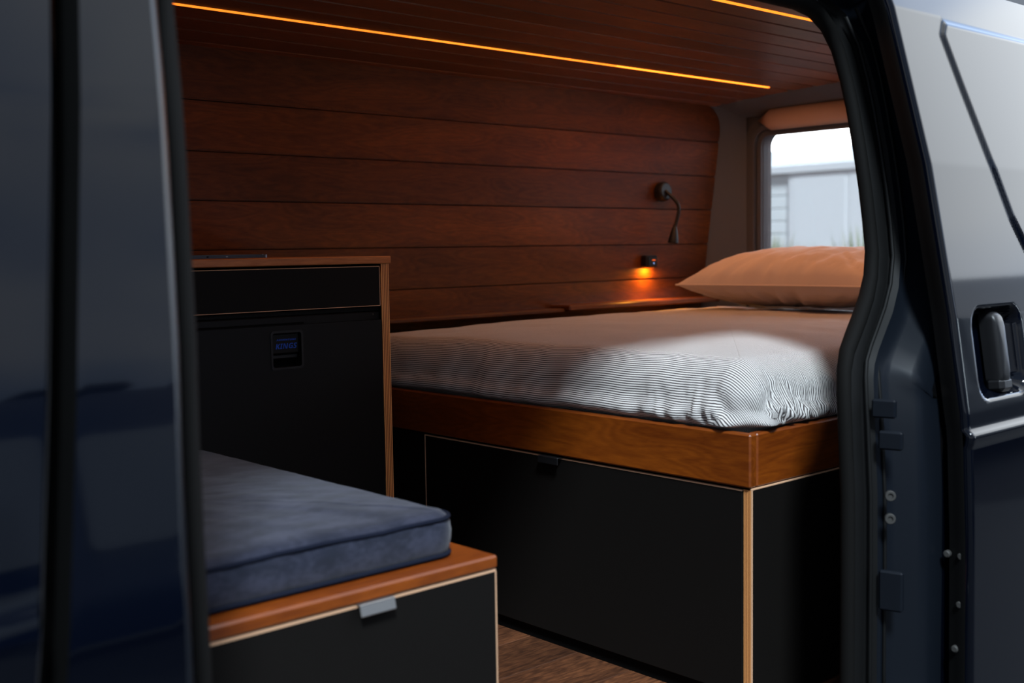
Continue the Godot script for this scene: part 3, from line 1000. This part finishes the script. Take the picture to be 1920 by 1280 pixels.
	part("screen_glass", st, M.dark_glass, tb)
	for q in [1.03, 1.07]:
		part("port", box(Vector3(q, 0.8155, -1.9905), Vector3(q + 0.004, 0.8175, -1.9895), 0.0003), M.steel if q > 1.05 else M.deep_black, tb)

func build_bench() -> void:
	var zf := -1.18
	var xr := 1.0305
	var t := thing("bench_box", "low black storage bench with a timber lid near the doorway", "bench")
	var fp := part("front_panel", box(Vector3(0.26, 0.004, zf - 0.016), Vector3(xr - 0.0012, 0.3765, zf), 0.0008), M.black_laminate, t)
	part("edge_line", box(Vector3(0.26, 0.3765, zf - 0.012), Vector3(xr, 0.3808, zf + 0.0006), 0.0006), M.ply_core, fp, Vector3.ZERO, "pale bare edge line")
	part("edge_line", box(Vector3(xr - 0.0012, 0.004, zf - 0.004), Vector3(xr + 0.0006, 0.3765, zf + 0.0004), 0.0004), M.ply_core, fp)
	part("side_panel", box(Vector3(xr - 0.018, 0.004, -1.975), Vector3(xr - 0.0004, 0.3805, zf - 0.017), 0.0008), M.black_laminate, t)
	part("lid", box(Vector3(0.26, 0.3822, -1.975), Vector3(xr + 0.001, 0.4005, zf + 0.004), 0.003), M.rail_along, t, Vector3.ZERO, "varnished timber lid")
	# bent steel finger pull hooked over the panel
	var st := begin()
	rbox(st, Vector3(0.797, 0.3808, zf - 0.01), Vector3(0.851, 0.3822, zf + 0.010), 0.0006)
	rbox(st, Vector3(0.797, 0.3665, zf + 0.0085), Vector3(0.851, 0.3822, zf + 0.0105), 0.0009, Basis(Vector3.RIGHT, -0.22))
	part("pull_tab", st, M.steel, t, Vector3.ZERO, "bent grey steel finger pull")
	# cushion
	var nz := FastNoiseLite.new()
	nz.seed = 31
	nz.frequency = 5.0
	var c := thing("bench_cushion", "navy velvet box cushion with piped edges on the bench", "cushion")
	var rows := [[-0.030, 0.4665], [-0.018, 0.4650], [-0.009, 0.4620], [-0.004, 0.4585], [0.0005, 0.4555], [0.002, 0.448], [0.0035, 0.438], [0.0035, 0.425], [0.002, 0.414], [-0.001, 0.406], [-0.006, 0.4025], [-0.03, 0.4022]]
	var bump := func(p: Vector2, dir: Vector2, f: float, _row: Array):
		if f < 0.0:
			var u := 1.0
			return Vector2(0, 0.012 * smoothstep(0.0, 1.0, u) + 0.004 * nz.get_noise_2d(p.x * 1.6, p.y * 1.6) * u)
		return Vector2(0.003 * nz.get_noise_2d(p.x * 3.0 + f, p.y * 3.0) * (0.3 + 0.7 * sin(f * PI)), 0.0025 * nz.get_noise_2d(p.x * 2.0 + 5.0, p.y * 2.0) * (1.0 - f))
	st = begin(true)
	padded(0.30, 0.992, -1.95, -1.214, 0.034, rows, 0.012, st, bump)
	part("velvet_cover", st, M.velvet, c)
	for y in [0.4555, 0.4055]:
		var pts := []
		for p in rrect(0.2995, -1.9505, 0.9925, -1.2135, 0.034, 8):
			pts.append(Vector3(p.x, y, p.y))
		# denser along the long sides so that the cord follows the cloth
		var dense := []
		for k in pts.size():
			var a: Vector3 = pts[k]
			var b: Vector3 = pts[(k + 1) % pts.size()]
			var m := maxi(1, int(a.distance_to(b) / 0.03))
			for i in m:
				var q := a.lerp(b, i / float(m))
				q.y += 0.0025 * nz.get_noise_2d(q.x * 2.0 + 5.0, q.z * 2.0) * (1.0 if y > 0.43 else 0.0)
				dense.append(q)
		st = begin(true)
		tube(st, dense, 0.0032, 8, true)
		part("piping", st, M.velvet_piping, c)

func build_wall_fittings() -> void:
	# reading lamp on a gooseneck
	var z := wall_z(1.003) + 0.002
	var l := thing("wall_reading_lamp", "black gooseneck reading lamp on the timber wall above the pillow", "lamp")
	var st := begin()
	lathe(st, Vector3(2.915, 1.003, z), Vector3(0, 0.1, 1), [[0.0, 0.0001], [0.0, 0.031], [0.004, 0.032], [0.02, 0.031], [0.026, 0.028], [0.0275, 0.024], [0.0275, 0.0001]], 32)
	part("base", st, M.black_plastic, l)
	st = begin(true)
	var way := Curve3D.new()
	way.add_point(Vector3(2.910, 1.006, z + 0.026), Vector3.ZERO, Vector3(0.004, 0.006, 0.035))
	way.add_point(Vector3(2.936, 0.955, z + 0.06), Vector3(-0.012, 0.035, -0.002), Vector3(0.008, -0.03, 0.002))
	way.add_point(Vector3(2.922, 0.885, z + 0.055), Vector3(0.008, 0.03, 0.002), Vector3(-0.004, -0.012, 0))
	var pts := []
	for k in 41: pts.append(way.sample_baked(way.get_baked_length() * k / 40.0, true))
	tube(st, pts, 0.0058, 12)
	part("gooseneck", st, M.black_plastic, l)
	st = begin()
	lathe(st, Vector3(2.923, 0.893, z + 0.055), Vector3(-0.12, -1, -0.05), [[0.0, 0.0001], [0.0, 0.0055], [0.008, 0.0075], [0.025, 0.0125], [0.045, 0.0165], [0.056, 0.0175], [0.058, 0.0168], [0.058, 0.014], [0.052, 0.012], [0.052, 0.0001]], 24)
	part("lamp_head", st, M.black_plastic, l)
	# usb socket with an amber light under it
	var zs := wall_z(0.776) + 0.0018
	var s := thing("usb_wall_socket", "small black socket with an amber downlight on the timber wall", "socket")
	part("housing", box(Vector3(2.852, 0.757, zs), Vector3(2.905, 0.797, zs + 0.028), 0.004), M.black_plastic, s)
	part("face_plate", box(Vector3(2.857, 0.761, zs + 0.028), Vector3(2.900, 0.793, zs + 0.031), 0.002), M.fridge_plastic, s)
	var g := StandardMaterial3D.new()
	g.resource_name = "blue_indicator"
	g.albedo_color = Color(0.6, 0.7, 0.9)
	g.emission_enabled = true
	g.emission = Color(0.55, 0.7, 1.0)
	g.emission_energy_multiplier = 1.2
	part("indicator_light", box(Vector3(2.881, 0.769, zs + 0.0305), Vector3(2.885, 0.773, zs + 0.0318), 0.0004), g, s)
	var o := StandardMaterial3D.new()
	o.resource_name = "amber_display"
	o.albedo_color = Color(0.8, 0.4, 0.2)
	o.emission_enabled = true
	o.emission = Color(1.0, 0.42, 0.12)
	o.emission_energy_multiplier = 0.5
	part("display_light", box(Vector3(2.875, 0.7795, zs + 0.0305), Vector3(2.891, 0.7835, zs + 0.0315), 0.0004), o, s)
	var dl := StandardMaterial3D.new()
	dl.resource_name = "amber_downlight"
	dl.albedo_color = Color(0.9, 0.5, 0.1)
	dl.emission_enabled = true
	dl.emission = Color(1.0, 0.45, 0.05)
	dl.emission_energy_multiplier = 1.5
	part("downlight", box(Vector3(2.864, 0.7562, zs + 0.008), Vector3(2.893, 0.7575, zs + 0.022), 0.0004), dl, s)
	var a := AreaLight3D.new()
	a.name = "downlight_source"
	a.area_size = Vector2(0.026, 0.012)
	a.light_color = Color(1.0, 0.62, 0.18)
	a.light_energy = 0.16
	a.shadow_enabled = true
	a.set("area_range", 4.0)
	a.position = Vector3(2.8785, 0.7555, zs + 0.015)
	a.rotation_degrees = Vector3(-90, 0, 0)
	s.add_child(a)

# ---------------------------------------------------------------- outside
func build_outside() -> void:
	var gr := thing("ground", "grey asphalt yard around the van", "ground", Vector3.ZERO, "structure")
	part("asphalt", box(Vector3(-40, -0.75, -45), Vector3(60, -0.6, 45), 0.01), M.asphalt, gr)
	# the house behind the van
	var h := thing("house", "pale weatherboard house with white window seen through the rear window", "house", Vector3(17, -0.6, -11))
	part("wall", box(Vector3(0.0, 0.0, -7.0), Vector3(6.0, 2.75, 6.5), 0.02), M.weatherboard, h)
	for k in 12:
		part("weatherboard", box(Vector3(-0.03 + 0.001 * (k % 2), 0.1 + 0.22 * k, -7.0), Vector3(0.01, 0.30 + 0.22 * k, 6.5), 0.008), M.weatherboard, h)
	part("fascia", box(Vector3(-0.14, 2.66, -7.4), Vector3(-0.10, 2.80, 6.9), 0.01), M.white_paint, h)
	var st := begin()
	slab(st, PackedVector2Array([Vector2(-0.14, 2.78), Vector2(0.2, 2.72), Vector2(6.2, 2.72), Vector2(6.6, 2.80), Vector2(3.1, 3.36), Vector2(2.9, 3.36)]), -7.4, 6.9, func(a: float, b: float, d: float): return Vector3(a, b, d))
	part("roof", st, M.roof_sheet, h)
	for q in [[-0.55, 0.9, 1.75, 2.68], [-4.2, 0.9, -2.9, 2.6]]:
		var w := part("window_frame", box(Vector3(-0.09, q[1], q[0]), Vector3(-0.02, q[3], q[2]), 0.01), M.white_paint, h)
		part("pane", box(Vector3(-0.10, q[1] + 0.1, q[0] + 0.1), Vector3(-0.085, q[3] - 0.1, (q[0] + q[2]) / 2 - 0.04), 0.003), M.white_paint, w)
		part("pane", box(Vector3(-0.10, q[1] + 0.1, (q[0] + q[2]) / 2 + 0.04), Vector3(-0.085, q[3] - 0.1, q[2] - 0.1), 0.003), M.white_paint, w)
	# tussock shrubs before it
	rng.seed = 17
	var spots := [Vector3(10.6, -0.6, -7.55), Vector3(10.2, -0.6, -6.05), Vector3(11.8, -0.6, -6.2)]
	var says := ["grassy green shrub at the left corner of the rear window view", "straw-tipped green shrub before the white house window", "grassy shrub at the right edge of the rear window view"]
	for k in 3:
		var s := thing("tussock_shrub", says[k], "shrub", spots[k], "", "shrubs behind the van")
		for c in 2:
			st = begin()
			for b in 150:
				var a := rng.randf() * TAU
				var lean := rng.randf_range(0.1, 0.55)
				var tall := rng.randf_range(1.25, 1.75)
				var dir := Vector3(cos(a), 0, sin(a))
				var side := Vector3(-sin(a), 0, cos(a)) * rng.randf_range(0.008, 0.02)
				var p0 := dir * rng.randf() * 0.2
				var p1 := p0 + dir * lean * 0.4 + Vector3.UP * tall * 0.6
				var p2 := p0 + dir * lean + Vector3.UP * tall * (1.0 - lean * 0.25)
				tri(st, p0 - side, p0 + side, p1 + side)
				tri(st, p0 - side, p1 + side, p1 - side)
				tri(st, p1 - side, p1 + side, p2)
			var o := part("foliage", st, [M.shrub_leaf, M.shrub_straw][c], s)
			o.set_meta("kind", "stuff")
	# what the paint mirrors: vehicles and houses across the yard, behind the photographer
	parked_van(Vector3(3.0, -0.6, 4.6), M.car_blue, "dark blue van behind the photographer, mirrored in the navy pillar")
	parked_van(Vector3(8.9, -0.6, 3.1), M.car_grey, "dark grey van beyond the tail, mirrored in the sliding door")
	parked_car(Vector3(15.6, -0.6, 4.6), M.car_grey, "grey hatchback parked at the far end of the yard")
	for k in 3:
		var hx: float = [-9.0, 9.0, 27.0][k]
		var b := thing("neighbour_house", ["low rendered house across the yard by the front of the van", "low rendered house across the yard opposite the sliding door", "low rendered house across the yard beyond the tail"][k], "house", Vector3(hx, -0.6, 17.0), "", "houses across the yard")
		part("wall", box(Vector3(-7.5, 0, 0), Vector3(7.5, 2.8, 6), 0.02), M.brick_render, b)
		st = begin()
		slab(st, PackedVector2Array([Vector2(-0.5, 2.7), Vector2(6.5, 2.7), Vector2(3.2, 4.1), Vector2(2.8, 4.1)]), -8.0, 8.0, func(a: float, bb: float, d: float): return Vector3(d, bb, a))
		part("roof", st, M.dark_roof, b)
		for x in [-5.5, -1.2, 3.4]:
			var w := part("window_frame", box(Vector3(x, 0.9, -0.06), Vector3(x + 1.7, 2.2, 0.02), 0.01), M.white_paint, b)
			part("pane", box(Vector3(x + 0.1, 1.0, -0.08), Vector3(x + 1.6, 2.1, -0.055), 0.004), M.dark_glass, w)

func parked_van(at: Vector3, paint: Material, label: String) -> void:
	var c := thing("parked_van", label, "van", at, "", "vehicles parked across the yard")
	var xy := func(a: float, b: float, d: float): return Vector3(a, b, d)
	var st := begin()
	slab(st, PackedVector2Array([Vector2(-2.35, 0.35), Vector2(-2.4, 0.9), Vector2(-2.25, 1.15), Vector2(-1.75, 2.0), Vector2(-1.5, 2.25), Vector2(-1.1, 2.36), Vector2(2.2, 2.36), Vector2(2.38, 2.2), Vector2(2.42, 0.9), Vector2(2.4, 0.35)]), -0.85, 0.85, xy)
	part("body", st, paint, c)
	for s in [-1.0, 1.0]:
		for w in [[-1.95, 1.25, -1.0, 1.95], [-0.85, 1.3, 0.45, 1.95], [0.65, 1.3, 2.15, 1.95]]:
			st = begin()
			slab(st, rrect(w[0], w[1], w[2], w[3], 0.06, 3), s * 0.86 - 0.012, s * 0.86 + 0.012, xy)
			part("side_window", st, M.car_glass, c)
		for x in [-1.55, 1.45]:
			st = begin()
			lathe(st, Vector3(x, 0.34, s * 0.72), Vector3(0, 0, s), [[0.0, 0.0001], [0.0, 0.34], [0.16, 0.34], [0.17, 0.22], [0.15, 0.2], [0.15, 0.0001]], 24)
			part("wheel", st, M.tyre, c)
	st = begin()
	rbox(st, Vector3(-0.95, 2.44, -0.6), Vector3(-0.35, 2.52, 0.6), 0.03)
	for q in [-0.4, 0.4]: rbox(st, Vector3(-0.75, 2.35, q - 0.03), Vector3(-0.6, 2.45, q + 0.03), 0.01)
	part("roof_pod", st, M.tyre, c)

func parked_car(at: Vector3, paint: Material, label: String) -> void:
	var c := thing("parked_car", label, "car", at, "", "vehicles parked across the yard")
	var xy := func(a: float, b: float, d: float): return Vector3(a, b, d)
	var st := begin()
	slab(st, PackedVector2Array([Vector2(-2.05, 0.35), Vector2(-2.1, 0.75), Vector2(-1.95, 1.0), Vector2(-0.95, 1.08), Vector2(-0.25, 1.62), Vector2(0.3, 1.7), Vector2(1.4, 1.68), Vector2(1.85, 1.35), Vector2(2.05, 1.05), Vector2(2.1, 0.6), Vector2(2.05, 0.35)]), -0.85, 0.85, xy)
	part("body", st, paint, c)
	for s in [-1.0, 1.0]:
		st = begin()
		slab(st, PackedVector2Array([Vector2(-0.8, 1.1), Vector2(-0.2, 1.55), Vector2(0.32, 1.6), Vector2(0.32, 1.1)]), s * 0.86 - 0.012, s * 0.86 + 0.012, xy)
		part("side_window", st, M.car_glass, c)
		st = begin()
		slab(st, PackedVector2Array([Vector2(0.42, 1.1), Vector2(0.42, 1.6), Vector2(1.3, 1.58), Vector2(1.65, 1.15)]), s * 0.86 - 0.012, s * 0.86 + 0.012, xy)
		part("side_window", st, M.car_glass, c)
		for x in [-1.3, 1.35]:
			st = begin()
			lathe(st, Vector3(x, 0.33, s * 0.72), Vector3(0, 0, s), [[0.0, 0.0001], [0.0, 0.33], [0.16, 0.33], [0.17, 0.22], [0.15, 0.2], [0.15, 0.0001]], 24)
			part("wheel", st, M.tyre, c)
	st = begin()
	rbox(st, Vector3(1.45, 1.72, -0.6), Vector3(1.95, 1.76, 0.6), 0.015)
	for s in [-0.4, 0.4]: rbox(st, Vector3(1.5, 1.62, s - 0.03), Vector3(1.62, 1.73, s + 0.03), 0.01)
	part("spoiler", st, M.tyre, c)

# ---------------------------------------------------------------- sky
func cloudy_sky() -> Sky:
	var n := FastNoiseLite.new()
	n.seed = 10
	n.frequency = 1.1
	n.fractal_octaves = 5
	var w := 512
	var h := 256
	var im := Image.create(w, h, false, Image.FORMAT_RGBF)
	for y in h:
		for x in w:
			var a := ((x + 0.5) / w - 0.5) * TAU
			var e := (0.5 - (y + 0.5) / h) * PI
			var d := Vector3(-sin(a) * cos(e), sin(e), cos(a) * cos(e))
			var v := n.get_noise_3d(d.x * 1.3, d.y * 2.6, d.z * 1.3)
			var cloud := smoothstep(-0.35, 0.3, v)
			var c := Color(0.42, 0.56, 0.82).lerp(Color(1.0, 1.07, 1.14), cloud)
			# made-up glow added to the sky over the tail, brightening interior and door
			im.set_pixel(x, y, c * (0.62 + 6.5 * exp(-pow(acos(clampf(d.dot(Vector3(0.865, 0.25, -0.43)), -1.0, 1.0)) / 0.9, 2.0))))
	var m := PanoramaSkyMaterial.new()
	m.panorama = tex(im)
	var s := Sky.new()
	s.sky_material = m
	return s

# ---------------------------------------------------------------- all of it
func _ready() -> void:
	# camera: a 40 mm lens at standing height outside the open door
	var cam := Camera3D.new()
	cam.name = "camera"
	add_child(cam)
	cam.transform = Transform3D(Basis(Vector3(0.74073, -0.01558, 0.67162), Vector3(0.06448, 0.99676, -0.04799), Vector3(-0.6687, 0.07885, 0.73934)), Vector3(0, 0.82, 0))
	var lens := CameraAttributesPhysical.new()
	lens.frustum_focal_length = 40.44
	lens.frustum_focus_distance = 2.35
	lens.frustum_near = 0.05
	lens.frustum_far = 300.0
	lens.exposure_aperture = 3.6
	cam.attributes = lens
	cam.current = true
	# sky and light
	var we := WorldEnvironment.new()
	we.name = "world_environment"
	var env := Environment.new()
	env.background_mode = Environment.BG_SKY
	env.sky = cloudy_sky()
	env.background_energy_multiplier = 1.0
	env.tonemap_mode = Environment.TONE_MAPPER_LINEAR
	env.tonemap_exposure = 1.0
	env.sdfgi_enabled = true
	env.ssao_enabled = true
	env.ssil_enabled = true
	we.environment = env
	add_child(we)
	# the sun stands high over the doorway behind thin cloud
	var sun := DirectionalLight3D.new()
	sun.name = "sun"
	sun.light_color = Color(0.89, 0.955, 1.0)
	sun.light_energy = 1.6
	sun.light_angular_distance = 11.0
	sun.shadow_enabled = true
	add_child(sun)
	sun.look_at_from_position(Vector3(-0.72, 1.5, 1.0), Vector3.ZERO)
	build_materials()
	build_room()
	build_rear()
	build_van_body()
	build_front_door()
	build_sliding_door()
	build_bed()
	build_mattress()
	build_kitchen()
	build_bench()
	build_outside()
	build_pillow()
	build_led_strips()
	build_wall_fittings()
